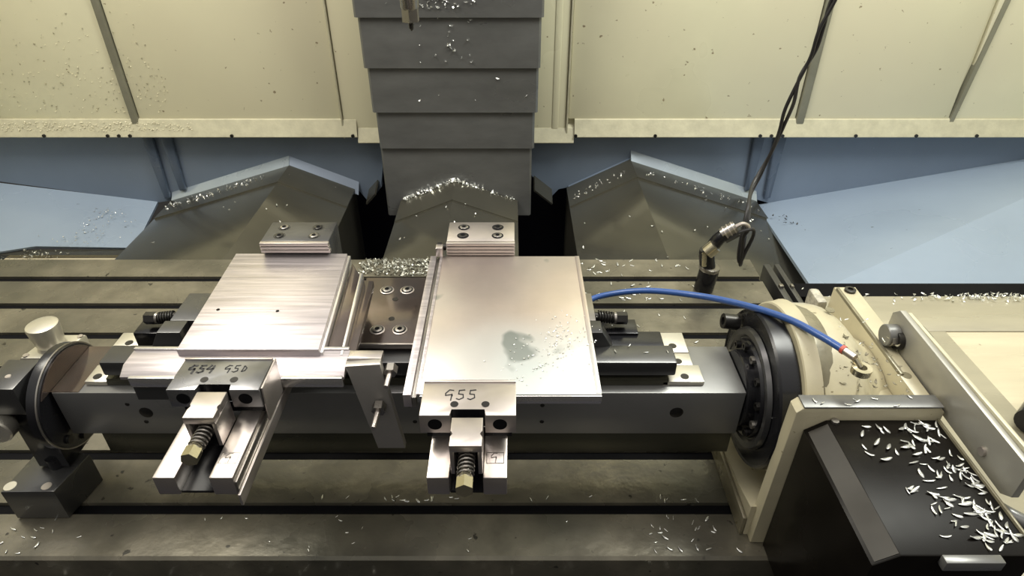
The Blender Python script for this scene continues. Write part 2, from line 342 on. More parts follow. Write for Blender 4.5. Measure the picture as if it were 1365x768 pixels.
# ================================================================== VISES
def strokes(parent, glyphs, ox, oy, z, sz, m, w=.0011):
    F = {'G': [[(.95,.95),(.5,1),(.1,.62),(.12,.4),(.8,.5),(.85,.35)], [(.8,.55),(.72,-.15)]],
         'S': [[(.95,1),(.35,.95),(.3,.55),(.8,.5),(.85,.15),(.4,-.05),(.1,.05)]],
         '4': [[(.45,1),(.1,.45),(.9,.5)], [(.85,.95),(.7,-.05)]],
         'D': [[(.4,.9),(.3,.05),(.75,.2),(.85,.6),(.5,.9),(.35,.85)]]}
    x = ox
    for g in glyphs:
        if g == ' ': x += sz*.9; continue
        for i, st in enumerate(F[g]):
            P = [(x+a*sz*.8, oy+b*sz*1.15) for a, b in st]
            bm = B()
            for (xa, ya), (xb, yb) in zip(P, P[1:]):
                d = Vector((xb-xa, yb-ya)); L = d.length; d /= L; n = Vector((-d.y, d.x))*w*.5; e = d*w*.3
                q = [(xa-e.x+n.x, ya-e.y+n.y), (xa-e.x-n.x, ya-e.y-n.y), (xb+e.x-n.x, yb+e.y-n.y), (xb+e.x+n.x, yb+e.y+n.y)]
                bm.prism(q, z-.0002, z+.00035, 'z')
            bm.build('marker_stroke', m, parent, smooth=False)
        x += sz*.98
def vise(xc, jy, label, mirror, side_bar, ink, nut_dir=0, base='steel', jawm='steel', extra=False, strips=5, nutx=0, uby=0):
    v = thing('machine_vise', (xc, .413, .2402), label, 'vise', )
    yb = .397
    # twin rails joined by a low web
    b = B(); b.box(xc-.0375, xc-.0165, yb, .7675, .276, .30, .0012); rl = b.build('rail', base, v)
    b = B(); b.box(xc+.0150, xc+.0375, yb, .7675, .276, .30, .0012); rr = b.build('rail', base, v)
    B().box(xc-.0164, xc+.0149, yb+.002, .7675, .2765, .2795).build('web', 'rubber', v)
    B().box(xc-.036, xc+.036, .60, .76, .2402, .2755, .001).build('base', 'slate', v)
    # engraved maker's mark: a framed letter
    fx, fy = xc+.0175, .414
    for q in ((fx, fx+.017, fy, fy+.0006), (fx, fx+.017, fy+.013, fy+.0136), (fx, fx+.0006, fy, fy+.0136), (fx+.0164, fx+.017, fy, fy+.0136)):
        B().box(q[0], q[1], q[2], q[3], .2999, .3003).build('engraving', 'steel_dark', rr, smooth=False)
    strokes(rr, 'G', fx+.004, fy+.003, .3001, .0085, 'steel_dark', .0008)
    # moving jaw with a notch
    b = B(); jb, jt = .3165, .340
    b.prism([(xc-.046, jy), (xc-.0165, jy), (xc-.0165, jy+.009), (xc+.0165, jy+.009), (xc+.0165, jy), (xc+.046, jy), (xc+.046, jy+.046), (xc-.046, jy+.046)], jb, jt, 'z', .0008)
    j = b.build('moving_jaw', jawm, v)
    B().box(xc-.042, xc+.042, jy+.012, jy+.046, .2995, jb+.0002).build('jaw_foot', 'rubber', v)
    B().box(xc-.046, xc+.046, jy+.0455, jy+.0483, .318, .3415, .0006).build('jaw_plate', 'steel', v)
    for dx in (-.0135, .0165):
        B().lathe((xc+dx, jy+.015, jt-.0003), (0, 0, 1), [(0, .0040), (.0006, .0040)], 16).build('tapped_hole', 'screw', j)
    for dx in (-.0315, .0305):
        B().lathe((xc+dx, jy+.0005, (jb+jt)/2), (0, -1, 0), [(0, .0068), (.0009, .0068)], 20).build('bore', 'black', j)
    for txt, ox, oy, m, sz in ink: strokes(j, txt, xc+ox, jy+oy, jt, sz, m, .0019 if mirror and txt == 'GS4' else .0011)
    # screw block: a bridge over the spindle
    y0 = jy-.0365; y1 = jy-.001
    w = .0148
    sb = B()
    top = [(xc-w, y0), (xc+w, y0), (xc+w, y0+.012), (xc+w-.003, y0+.015), (xc+w, y0+.018), (xc+w, y1), (xc-w, y1), (xc-w, y0+.018), (xc-w+.003, y0+.015), (xc-w, y0+.012)]
    sb.prism(top, .3300, .3385, 'z', .0006); s_ = sb.build('screw_block', 'steel', v)
    B().box(xc-w, xc-w+.004, y0+.0005, y1, .3003, .3299, .0006).build('block_side', 'steel', s_)
    B().box(xc+w-.004, xc+w, y0+.0005, y1, .3003, .3299, .0006).build('block_side', 'steel', s_)
    B().box(xc-w+.004, xc+w-.004, y1-.004, y1, .3003, .3298).build('block_back', 'rubber', s_)
    # spindle, spring and hexagon
    ny = jy-.060; zc = .3150
    sx = xc+nutx
    B().cyl((xc, y1+.02, zc), (sx, ny+.004, zc), .0052, 16).build('spindle', 'steel_dark', v)
    B().tube(helix((xc, y0+.026, zc), (sx*.9+xc*.1, ny+.009, zc), .0072, 9), .0011, 6, 0).build('spring', 'steel_dark', v)
    B().lathe((sx, ny+.008, zc), (0, -1, 0), [(0, .0070), (.003, .0078), (.0045, .0070)], 20).build('collar', 'brass', v)
    B().cyl((sx, ny+.005, zc), (sx, ny-.007, zc), .0084, 6, ang=R(30 if not mirror else 15)).build('hexagon_head', 'brass', v)
    # rear fixed jaw
    B().box(xc-.0165, xc+.0165, jy+.0085, jy+.0098, .3170, .3395).build('notch_back', 'rubber', j)
    rj = B().box(xc-.0475, xc+.0455, .768, .822, .240, .340, .0012).build('fixed_jaw', 'slate' if mirror else jawm, v)
    for i in range(strips):
        z1 = .340-.0005-i*.0053
        B().box(xc-.0478, xc+.0458+.0007*i*mirror, .7615, .7682, z1-.0043, z1, .0004).build('serration', 'steel', rj)
    for dx, dy in ((-.026, .038), (-.026, .014), (.022, .038), (.022, .014)):
        B().lathe((xc+dx, .768+dy, .3395), (0, 0, 1), [(0, .0082), (.0009, .0082)], 20).build('counterbore', 'rubber', rj)
        B().lathe((xc+dx, .768+dy, .3398), (0, 0, 1), [(0, .0060), (.0014, .0060), (.0018, .0052)], 18).build('cap_screw', 'steel_dark' if (dx < 0) == (dy > .03) else 'screw', rj)
        B().cyl((xc+dx, .768+dy, .3410), (xc+dx, .768+dy, .3420), .0030, 6).build('hex_socket', 'black', rj)
    if side_bar:
        B().box(xc+.0402, xc+.0430, yb-.006, .60, .268, .283, .0006).build('side_bar', 'steel', v)
        B().box(xc+.0378, xc+.0400, yb, .60, .272, .294, .0005).build('side_bar', 'steel_dark', v)
        B().prism([(jy+.002, .296), (jy+.046, .296), (jy+.05, .3385), (jy+.004, .3385)], xc+.0462, xc+.0482, 'x', .0004).build('jaw_cheek', 'steel', v)
    return v
VR = vise(-.0420, .4372, 'bright steel machine vise marked G55 clamping the wide right-hand plate', 0, False, [('GSS', -.024, .022, 'ink', .0112)])
VL = vise(-.2965, .4721, 'steel machine vise marked G54 with a grey oily jaw, under the left-hand plate', 1, True, [('GS4', -.036, .026, 'ink', .0095), ('GSD', .001, .027, 'ink', .0085)], jawm='jaw_grey', strips=3, nutx=-.002)

B().cyl((-.0900, .780, .3230), (-.0985, .780, .3230), .0048, 12).build('side_bolt', 'screw', VR)
B().cyl((-.0985, .780, .3230), (-.1040, .780, .3230), .0068, 6).build('side_bolt', 'screw', VR)
# ================================================================== WORKPIECES
# right plate with ribbed left edge
t = thing('aluminium_plate', (-.012, .62, .308), 'wide oil-stained aluminium plate clamped in the right vise', 'workpiece')
rz = Matrix.Rotation(R(-.4), 3, 'Z')
B().box(-.098, .0920, .4870, .7605, .3085, .3200, .0008, ).build('plate_body', 'alu_stain_tint', t)
B().box(-.1120, -.1035, .4860, .7608, .303, .3203, .0006).build('edge_rib', 'alu', t)
B().box(-.1030, -.0985, .4860, .7610, .303, .3165, .0004).build('groove', 'steel_dark', t)
B().box(-.0985, -.0950, .4862, .7607, .3195, .3215, .0005).build('edge_rib', 'alu', t)
B().box(-.0950, .0920, .4852, .4872, .3085, .3190, .0004).build('front_edge', 'alu_bright', t)
B().box(.0865, .0922, .4880, .7600, .3195, .3206, .0003).build('edge_line', 'alu_stain_tint', t)
B().box(-.1040, -.0945, .7560, .7680, .321, .335, .001).build('stop_pin', 'steel', t)
B().box(-.096, .088, .520, .745, .3003, .3082).build('underside_web', 'slate', t)
# left plate (turned slightly)
t = thing('aluminium_plate', (-.300, .665, .308), 'milled aluminium plate with fine horizontal tool lines clamped in the left vise', 'workpiece')
q = [(-.3750, .5591), (-.2158, .5591), (-.2284, .7675), (-.3824, .7675)]
B().prism(q, .3100, .3200, 'z', .0008).build('plate_body', 'alu', t)
B().prism([(-.2157, .5595), (-.2120, .5595), (-.2245, .7690), (-.2284, .7690)], .302, .3155, 'z', .0004).build('edge_step', 'alu_bright', t)
B().prism([(-.2119, .5600), (-.1935, .5600), (-.2045, .7310), (-.2222, .7640)], .296, .306, 'z', .0004).build('lower_ledge', 'brown', t)
B().prism([(-.1934, .5600), (-.1905, .5600), (-.2000, .7290), (-.2044, .7310)], .296, .3120, 'z', .0005).build('edge_rib', 'alu_bright', t)
B().prism([(-.1904, .5600), (-.1800, .5600), (-.1870, .7270), (-.1999, .7290)], .290, .3010, 'z', .0005).build('outer_ledge', 'brown', t)
for x, y in ((-.357, .635), (-.284, .632)):
    B().lathe((x, y, .3199), (0, 0, 1), [(0, .0022), (.0004, .0022), (.0004, .0015), (.0001, .0013)], 12).build('drilled_hole', 'screw', t)
B().box(-.365, -.235, .60, .75, .3003, .3095).build('underside_web', 'slate', t)
# long bar across the front
t = thing('aluminium_bar', (-.31, .545, .29), 'long polished aluminium bar lying across the front of the left-hand plate', 'workpiece')
B().prism([(.5310, .3003), (.5310, .3040), (.5440, .3110), (.5690, .3110), (.5690, .3003)], -.4300, -.1840, 'x', .0006).build('bar_body', 'alu', t)
B().box(-.4180, -.3445, .5262, .5309, .2935, .3065, .0005).build('front_step', 'alu_bright', t); B().box(-.2515, -.1850, .5262, .5309, .2935, .3065, .0005).build('front_step', 'alu_bright', t)
B().box(-.4295, -.1850, .5680, .5725, .309, .3135, .0005).build('rear_ridge', 'alu_bright', t)
B().box(-.42, -.3445, .5315, .566, .27, .3001).build('support', 'slate', t)
# work stop plate with two studs
t = thing('work_stop', (-.155, .545, .17), 'flat steel stop plate with two threaded studs hanging between the two vises', 'stop plate')
B().prism([(-.1810, .3185), (-.1430, .3215), (-.1275, .190), (-.1600, .190)], .5320, .5420, 'y', .0008).build('stop_plate', 'stop', t)
B().prism([(-.1800, .5421), (-.1430, .5421), (-.1430, .556), (-.1800, .556)], .3140, .3215, 'z', .0006).build('top_flange', 'steel', t)
def stud(x, y0, z, L, r=.0042):
    B().cyl((x, y0, z), (x-.002, y0-L, z-.004), r*.72, 12).build('stud', 'steel', t)
    B().cyl((x, y0-.001, z), (x, y0-.011, z-.0015), r*1.75, 6).build('nut', 'steel_dark', t)
stud(-.1495, .5320, .2630, .034, .0046)
stud(-.1335, .5450, .3080, .030, .0042)

# ================================================================== CENTRE FIXTURE PLATE
t = thing('fixture_plate', (-.17, .735, .235), 'glossy dark fixture plate with four socket screws between the two workpieces', 'fixture plate')
B().prism([(-.2090, .6564), (-.1000, .6564), (-.1040, .8140), (-.2190, .8140)], .2385, .250, 'z', .001).build('plate', 'brown', t)
B().box(-.209, -.10, .6530, .6562, .244, .2515, .0005).build('front_edge', 'steel', t)
for x, y in ((-.1826, .7799), (-.1530, .7799), (-.1804, .6851), (-.1503, .6851)):
    q = B().lathe((x, y, .2499), (0, 0, 1), [(0, .0102), (.0008, .0102), (.0012, .0092)], 24).build('cap_screw', 'steel', t)
    B().lathe((x, y, .2502), (0, 0, 1), [(0, .0084), (.0012, .0084)], 24).build('counterbore', 'rubber', q)
    B().lathe((x, y, .2502), (0, 0, 1), [(0, .0066), (.0022, .0066), (.0026, .0058)], 20).build('screw_head', 'steel_dark', q)
    B().cyl((x, y, .2520), (x, y, .2530), .0036, 6).build('hex_socket', 'black', q)
for x, y in ((-.1671, .7569), (-.1652, .7103)):
    B().lathe((x, y, .2499), (0, 0, 1), [(0, .0042), (.0006, .0042), (.0006, .003), (.0002, .0026)], 14).build('tapped_hole', 'screw', t)
B().box(-.208, -.102, .657, .80, .2125, .238, .001).build('plinth', 'slate', t)

# ================================================================== SIDE CLAMPS
def side_clamp(s, x0, label):
    t = thing('side_clamp', (x0, .70, .2125), label, 'clamp')
    def X(d): return x0+s*d
    B().prism([(X(0), .2125), (X(.028), .2125), (X(.0), .262), (X(-.03), .262), (X(-.03), .2125)], .664, .690, 'y', .001).build('wedge', 'slate', t)
    B().prism([(X(-.045), .2125), (X(.004), .2125), (X(-.006), .262), (X(-.045), .262)], .6905, .755, 'y', .001).build('body', 'slate' if s < 0 else 'steel_dark', t)
    B().cyl((X(-.010), .712, .253), (X(.024), .712, .250), .0065, 18).build('screw', 'screw', t)
    B().tube(helix((X(.000), .712, .253), (X(.022), .712, .250), .0075, 6), .0012, 6, 0).build('thread', 'screw', t)
    B().cyl((X(.025), .712, .250), (X(.040), .712, .250), .0088, 6).build('hexagon_head', 'screw', t)
    B().lathe((X(.022), .712, .250), (s, 0, 0), [(0, .0085), (.003, .0085)], 18).build('collar', 'steel_dark', t)
    B().box(min(X(.008), X(.055)), max(X(.008), X(.055)), .696, .728, .2125, .236, .001).build('foot', 'rubber', t)
side_clamp(-1, -.463, 'small clamp with threaded screw at the rear left of the left-hand plate')
side_clamp(1, .1180, 'small clamp with black threaded screw right of the right-hand plate')

# ================================================================== ROTARY TABLE
t = thing('rotary_table', (.42, .66, 0), 'cream cast rotary table with large black faceplate at the right beam end', 'rotary table'); ROT = t
C = (0, .66, .17)
def ax(prof, m, name, seg=56, parent=t): return B().lathe((.305, C[1], C[2]), (1, 0, 0), prof, seg).build(name, m, parent)
ax([(0, .050), (.002, .052), (.012, .052), (.012, .066), (.016, .068), (.020, .066)], 'rubber', 'hub')
ax([(.018, .070), (.014, .074), (.014, .082), (.020, .084)], 'slate', 'inner_ring')
ax([(.021, .104), (.019, .107), (.022, .109), (.044, .109), (.046, .107)], 'rubber', 'faceplate')
ax([(.0465, .116), (.048, .118), (.062, .120), (.066, .122)], 'cast_cream', 'flange_ring')
for k in range(12):
    a = 2*math.pi*k/12+.2
    B().cyl((.3195, C[1]+.060*math.cos(a), C[2]+.060*math.sin(a)), (.3130, C[1]+.060*math.cos(a), C[2]+.060*math.sin(a)), .0055, 10, hole=.003).build('face_screw', 'steel_dark' if k % 3 == 0 else 'screw', t)
B().cyl((.322, .735, .225), (.300, .735, .228), .011, 14, hole=.006).build('eye_bolt', 'screw', t)
ax([(.0665, .1165), (.072, .1165), (.090, .112)], 'cast_dirt_shade', 'shadow_gap_ring')  # dark ring stands in for the shadow behind the flange ring
# housing: cross sections in YZ lofted along X
def house_section(x, k, drop):
    p = [(.795, .0005), (.795, .15)]
    for q in range(0, 13):
        a = R(20+140*q/12); p.append((.662+.124*k*math.cos(a), .17+.112*k*math.sin(a)-drop))
    p += [(.5600, .15), (.5600, .0005)]
    return [(x, a, b) for a, b in p]
hb = B(); rings = []
for x, k, dr in ((.371, .97, .004), (.375, 1, 0), (.405, 1, .001), (.420, .99, .003), (.433, .95, .007), (.443, .90, .012), (.455, .84, .020), (.466, .80, .026), (.478, .78, .028)):
    rings.append([hb.bm.verts.new(p) for p in house_section(x, k, dr)])
for a, b in zip(rings, rings[1:]):
    for q in range(len(a)): hb.bm.faces.new([a[q], b[q], b[(q+1) % len(a)], a[(q+1) % len(a)]])
hb.bm.faces.new(rings[0]); hb.bm.faces.new(rings[-1][::-1])
hb.build('housing', 'cast_cream', t)
B().prism([(.548, .0005), (.548, .06), (.60, .045), (.66, .035), (.72, .05), (.735, .0005)], .318, .370, 'x', .002).build('base_foot', 'cast_cream', t)
B().box(.3125, .3172, .5480, .735, .0005, .035, .001).build('foot_rib', 'cast_dirt_shade', t)
B().prism([(.372, .10), (.372, .225), (.478, .215), (.478, .10)], .556, .62, 'y', .002).build('shoulder', 'cast_cream', t)
B().prism([(.479, .562), (.4985, .562), (.4985, .688), (.5105, .692), (.5105, .796), (.479, .796)], .10, .245, 'z', .0015).build('cheek_rib', 'cast_cream', t)
B().box(.4790, .4835, .60, .79, .243, .2480, .0005).build('gasket', 'cast_dirt_shade', t)
B().lathe((.4975, .785, .2445), (0, 0, 1), [(0, .008), (.004, .008), (.0045, .006), (.0045, .004), (.002, .004)], 18).build('cap_screw', 'screw', t)
for x, y, z in ((.4200, .690, .2790), (.4870, .600, .2445)):
    B().lathe((x, y, z), (0, 0, 1), [(0, .006), (.001, .006), (.001, .004)], 14).build('plug', 'cast_dirt_shade', t)
B().box(.462, .4785, .7955, .835, .10, .218, .005).build('rear_boss', 'mottle', t)
# flange between housing and motor cover
B().prism([(.3245, .0005), (.3270, .246), (.3335, .2525), (.490, .2525), (.498, .246), (.4985, .0005)], .5345, .5555, 'y', .0025).build('flange', 'cast_cream', t)
B().prism([(.3345, .2528), (.494, .2528), (.494, .2550), (.3345, .2550)], .5345, .5555, 'y', .0008).build('flange_rim', 'grime_grey', t)

# ================================================================== MOTOR COVER
t = thing('motor_cover', (.43, .45, 0), 'glossy black motor cover box strewn with aluminium chips at the lower right', 'motor cover')
B().prism([(.3410, .0005), (.3410, .2200), (.3635, .2360), (.4905, .2360), (.4905, .0005)], .3590, .5340, 'y', .002).build('box', 'gloss', t)
B().slab([(.3435, .362, .2226), (.3625, .362, .2362), (.3625, .527, .2362), (.3435, .527, .2226)], .0012).build('edge_band', 'gloss_edge', t)
B().box(.4905, .4935, .366, .533, .20, .2395, .001).build('side_lip', 'cast_dirt_shade', t)
B().cyl((.372, .5300, .2350), (.372, .5300, .2390), .0045, 8).build('screw', 'steel_dark', t)
B().box(.400, .455, .3500, .3592, .226, .2385, .001).build('handle_plate', 'grime_grey', t)

# ================================================================== BRACKET PLATE ON THE RIGHT
t = thing('bracket_plate', (.503, .55, .236), 'long flat grey bracket plate bolted beside the black motor cover', 'bracket')
B().prism([(.672, .2915), (.684, .280), (.684, .262), (.642, .2410), (.430, .2362), (.418, .245), (.418, .2868)], .4995, .5075, 'x', .0007).build('plate', 'bracket', t)
B().box(.5076, .5125, .432, .668, .283, .2915, .0008).build('top_edge', 'cream_lip', t)
B().lathe((.4830, .660, .2610), (1, 0, 0), [(0, .0135), (.001, .0145), (.015, .0145), (.0163, .012)], 26).build('boss', 'grime_grey', t)
B().cyl((.4925, .650, .2600), (.4995, .650, .2600), .0120, 20).build('washer', 'screw', t)
B().cyl((.4860, .650, .2600), (.4935, .650, .2600), .0075, 6).build('bolt', 'steel_dark', t)
B().cyl((.4965, .470, .2540), (.4996, .470, .2540), .0050, 14).build('rivet', 'steel', t)
t = thing('pipe_elbow', (.50, .40, .20), 'grey curved pipe end below the lower end of the bracket plate', 'pipe')
B().tube([(.497, .425, .222), (.505, .412, .224), (.52, .402, .222), (.545, .398, .215), (.57, .40, .205)], .008, 12).build('pipe', 'grime_grey', t)

# ================================================================== COVERS ON THE FAR RIGHT
t = thing('cover_sheet', (1.0, 1.1, -.10), 'dull cream machine cover sheet under the black rail at far right', 'cover')
B().box(.640, 1.9, 1.030, 1.154, -.10, -.0195, .002).build('sheet', 'cover_plate', t)
t = thing('cover_sheet', (.95, .8, -.10), 'pale cream flat cover sheet right of the bracket plate', 'cover')
B().prism([(.812, 1.028), (1.9, 1.028), (1.9, .45), (.812, .45)], -.10, -.020, 'z', .002).build('sheet', 'cover_light', t)
B().box(.640, .811, .45, 1.028, -.10, -.024, .002).build('side_strip', 'cover_plate', t)
B().prism([(.782, .60), (.872, .60), (.872, 1.027), (.835, 1.027)], -.020, -.0185, 'z').build('strip_plate', 'cover_plate', t)
tag(B().box(.795, .820, .985, 1.024, -.0185, .000, .002).build('dark_stop_block', 'slate'), 'small dark block standing on the cream cover behind the bracket plate', 'block')
t = thing('dark_roller', (.90, .78, -.02), 'dark cylinder end cut off by the right edge of the photo', 'cylinder')
B().cyl((.845, .745, .012), (.98, .86, .03), .026, 20).build('roller', 'rubber', t)

# ================================================================== TAILSTOCK
t = thing('tailstock', (-.645, .64, 0), 'dark slate tailstock with a round black disc at the left end of the beam', 'tailstock')
B().prism([(-.660, .0), (-.660, .0)] and [(-.672, .602), (-.629, .602), (-.629, .660), (-.672, .660)], .175, .220, 'z', .0015).build('bearing_block', 'slate', t)
B().box(-.668, -.625, .615, .70, .0605, .1748, .001).build('body', 'rubber', t)
TC = (.656, .160)
B().lathe((-.6185, TC[0], TC[1]), (1, 0, 0), [(0, .069), (.002, .073), (.014, .073), (.018, .071)], 56).build('disc', 'rubber', t)
seg = [(TC[0]+.069*math.cos(R(a)), TC[1]+.069*math.sin(R(a))) for a in range(36, 146, 6)]
B().prism(seg, -.6010, -.5990, 'x').build('disc_face_lit', 'brown', t)  # only the upper face is brown; shade below is the disc's black
B().lathe((-.6045, TC[0], TC[1]), (1, 0, 0), [(0, .0738), (.0020, .0738)], 56).build('disc_rim', 'steel_dark', t)
B().lathe((-.650, .626, .2198), (0, 0, 1), [(0, .004), (.001, .0035)], 12).build('plug', 'steel', t)
for a in (-140, -110, -75, -50):
    B().cyl((-.604, TC[0]+.060*math.cos(R(a)), TC[1]+.060*math.sin(R(a))), (-.597, TC[0]+.060*math.cos(R(a)), TC[1]+.060*math.sin(R(a))), .006, 12).build('disc_screw', 'screw', t)
B().lathe((-.672, .608, .155), (0, -1, 0), [(-.01, .010), (0, .019), (.002, .020), (.016, .020), (.018, .018)], 28).build('locking_knob', 'pad', t)
t = thing('foot_block', (-.66, .60, 0), 'dark slate foot block on the table below the tailstock', 'block')
B().prism([(-.697, .5730), (-.625, .5740), (-.612, .640), (-.690, .655)], .0005, .058, 'z', .002).build('block', 'slate', t)
B().lathe((-.690, .583, .0575), (0, 0, 1), [(0, .0085), (.001, .008)], 18).build('pin', 'pad', t)
B().lathe((-.640, .583, .0575), (0, 0, 1), [(0, .0070), (.001, .0065)], 18).build('pin', 'steel', t)
B().cyl((-.646, .622, .058), (-.646, .622, .075), .012, 16).build('stud', 'rubber', t)
# cap cylinder behind it
t = thing('cap_cylinder', (-.76, .83, 0), 'cream capped metal cylinder on a square flange behind the tailstock', 'cylinder')
B().prism([(-.795, .800), (-.735, .800), (-.722, .862), (-.782, .862)], .0005, .104, 'z', .003).build('flange_block', 'pad', t)
B().lathe((-.7600, .8310, .104), (0, 0, 1), [(0, .022), (.006, .020), (.012, .0215), (.040, .0245), (.044, .0235), (.046, .018)], 36).build('cap', 'pad', t)
for x, y in ((-.788, .806), (-.742, .806), (-.728, .856)):
    B().lathe((x, y, .1035), (0, 0, 1), [(0, .005), (.002, .0045)], 12).build('screw', 'steel', t)

# ================================================================== HOSE
t = thing('blue_air_hose', (.14, .82, .22), 'blue air hose arching from behind the right-hand plate to the rotary table', 'hose')
B().tube([(.098, .800, .205), (.1374, .8222, .21), (.20, .8050, .232), (.2677, .7700, .2475), (.315, .715, .270), (.350, .660, .288), (.3720, .615, .296), (.3870, .585, .2985)], .0046, 12, 8).build('hose', 'hose', t)
B().cyl((.3862, .5865, .2985), (.3880, .583, .2985), .0054, 14).build('red_sleeve', 'red', t)
B().cyl((.3880, .583, .2985), (.3945, .570, .2985), .0046, 14).build('ferrule', 'steel', t)
B().cyl((.4000, .5600, .2850), (.4000, .5600, .2930), .0110, 22, hole=.0055).build('ring_end', 'brass', t)
B().cyl((.3945, .570, .2975), (.4000, .5640, .2900), .004, 10).build('neck', 'brass', t)

# ================================================================== SENSOR AND CABLES
t = thing('coolant_nozzle', (.412, 1.15, 0), 'small black jointed nozzle with steel fittings standing at the back of the table', 'nozzle')
B().lathe((.4115, 1.15, .0005), (.10, 0, 1), [(0, .0195), (.004, .0205), (.048, .0205), (.052, .019)], 26).build('base', 'rubber', t)
B().lathe((.4150, 1.15, .052), (.10, 0, 1), [(0, .021), (.003, .022), (.008, .022), (.009, .020)], 26).build('collar', 'steel_dark', t)
B().tube([(.412, 1.15, .055), (.405, 1.15, .085), (.4040, 1.15, .100)], .016, 14).build('lower_joint', 'rubber', t)
B().cyl((.4000, 1.138, .100), (.4140, 1.138, .116), .0150, 20).build('ball', 'brass', t)
B().tube([(.412, 1.15, .105), (.422, 1.15, .125), (.433, 1.15, .137)], .0135, 14).build('upper_joint', 'rubber', t)
B().cyl((.4270, 1.15, .1360), (.4520, 1.15, .1540), .0125, 16).build('fitting', 'steel_dark', t)
B().cyl((.4340, 1.146, .1260), (.4580, 1.146, .1420), .0085, 6).build('fitting', 'screw', t)
for d in (.2, .5, .8):
    B().lathe((.4270+.025*d, 1.15, .136+.018*d), (.025, 0, .018), [(0, .0140), (.0025, .0140)], 18).build('fitting_ring', 'steel', t)
B().cyl((.3985, 1.135, .070), (.3940, 1.135, .100), .005, 10).build('stud', 'brass', t)
B().tube([(.452, 1.15, .154), (.4646, 1.15, .1605), (.4760, 1.15, .156), (.4800, 1.15, .148)], .0042, 10).build('metal_elbow', 'steel', t)
c1 = B().tube([(.4800, 1.15, .148), (.4750, 1.155, .125), (.4820, 1.16, .085), (.4850, 1.165, .055), (.4880, 1.17, .060), (.4880, 1.18, .110), (.4980, 1.21, .150), (.520, 1.28, .160), (.5392, 1.3, .195), (.5456, 1.3, .225), (.5540, 1.3, .262), (.5584, 1.3, .300), (.5594, 1.3, .345), (.5720, 1.3, .400), (.5850, 1.3, .450), (.5885, 1.3, .500), (.6060, 1.3, .560), (.640, 1.3, .70), (.66, 1.3, .90)], .0037, 10, 6).build('cable', 'cable')
tag(c1, 'thin black cable of the twisted pair, ending at the upper metal elbow of the nozzle', 'cable')
c2 = B().tube([(.458, 1.146, .142), (.4760, 1.146, .1490), (.4900, 1.15, .146), (.4935, 1.155, .125), (.4880, 1.16, .090), (.4840, 1.165, .060), (.4790, 1.17, .075), (.4800, 1.18, .120), (.4900, 1.205, .165), (.5150, 1.27, .185), (.5340, 1.295, .205), (.5500, 1.302, .240), (.5610, 1.304, .280), (.5660, 1.300, .315), (.5720, 1.296, .360), (.5730, 1.3, .410), (.5930, 1.304, .460), (.5970, 1.304, .505), (.6010, 1.306, .560), (.634, 1.3, .70), (.652, 1.3, .90)], .0037, 10, 6).build('cable', 'cable')
tag(c2, 'second black cable of the twisted pair, ending at the lower fitting of the nozzle', 'cable')

# ================================================================== CHIPS
def chip_mesh(b, M4, L, w, curl, twist, seg=4, th=.0005):
    rings = []
    for i in range(seg+1):
        s = i/seg-.5; a = s*curl; x = (math.sin(a)/curl if curl else s)*L; z = ((1-math.cos(a))/curl if curl else 0)*L
        ww = w*(1-.8*abs(2*s)**3); tw = s*twist
        c, d = math.cos(tw)*ww/2, math.sin(tw)*ww/2
        rings.append([b.bm.verts.new(M4 @ Vector(p)) for p in ((x, c, z+d), (x, -c, z-d), (x, -c, z-d+th), (x, c, z+d+th))])
    for p, q in zip(rings, rings[1:]):
        for k in range(4): b.bm.faces.new([p[k], p[(k+1) % 4], q[(k+1) % 4], q[k]])
    b.bm.faces.new(rings[0]); b.bm.faces.new(list(reversed(rings[-1])))
variants = []
for i in range(8):
    b = B(); chip_mesh(b, Matrix.Identity(4), 1, .15+.055*(i % 4), random.uniform(.3, 1.8), random.uniform(.4, 2.6), 6, .06)
    bmesh.ops.recalc_face_normals(b.bm, faces=b.bm.faces)
    zmin = min(v.co.z for v in b.bm.verts)
    for v in b.bm.verts: v.co.z -= zmin
    me = bpy.data.meshes.new('chip'); b.bm.to_mesh(me); b.bm.free(); me.materials.append(M['chip']); me.shade_smooth(); variants.append(me)
def chip(x, y, z, L, label, group, tilt=.1):
    o = bpy.data.objects.new('metal_chip', random.choice(variants)); COL.objects.link(o)
    o.location = (x, y, z+.0006); o.scale = (L, L, L)
    o.rotation_euler = (random.uniform(-tilt, tilt), random.uniform(-tilt, tilt), random.uniform(0, math.pi*2))
    tag(o, label, 'metal chip', group); return o
rnd = random.Random(3)
# on the motor cover: denser to the right
n = 0
while n < 135:
    u, v = rnd.random(), rnd.random()
    x = .3720+.114*u; y = .366+.162*v
    if rnd.random() > (u**1.6)*1.05+.03: continue
    if u < .25 and v < .6: continue
    chip(x, y, .2360, rnd.uniform(.0085, .0150), 'bright aluminium chip lying on the black motor cover', 'chips on the motor cover', .25); n += 1
for i in range(8): chip(.345+.14*rnd.random(), .5345+.018*rnd.random(), .2550, rnd.uniform(.006, .009), 'aluminium chip on the grey rim behind the motor cover', 'chips on the grey rim')
def scatter(n, x0, x1, y0, y1, z, lab, grp, l0=.006, l1=.011, avoid=True):
    k = 0
    while k < n:
        x, y = rnd.uniform(x0, x1), rnd.uniform(y0, y1)
        if avoid and z == 0 and any(abs(y-s) < .013 for s in slots): continue
        chip(x, y, z, rnd.uniform(l0, l1), lab, grp); k += 1
scatter(56, .125, .40, 1.10, 1.27, 0, 'aluminium chip on the back of the table, right of the right-hand plate', 'chips on the back of the table', .008, .015)
scatter(24, .12, .36, .92, 1.07, 0, 'aluminium chip on the table between the blue hose and the plate', 'chips under the blue hose', .007, .012)
scatter(20, .19, .31, .52, .58, 0, 'aluminium chip on the table front beside the motor cover', 'chips beside the motor cover')
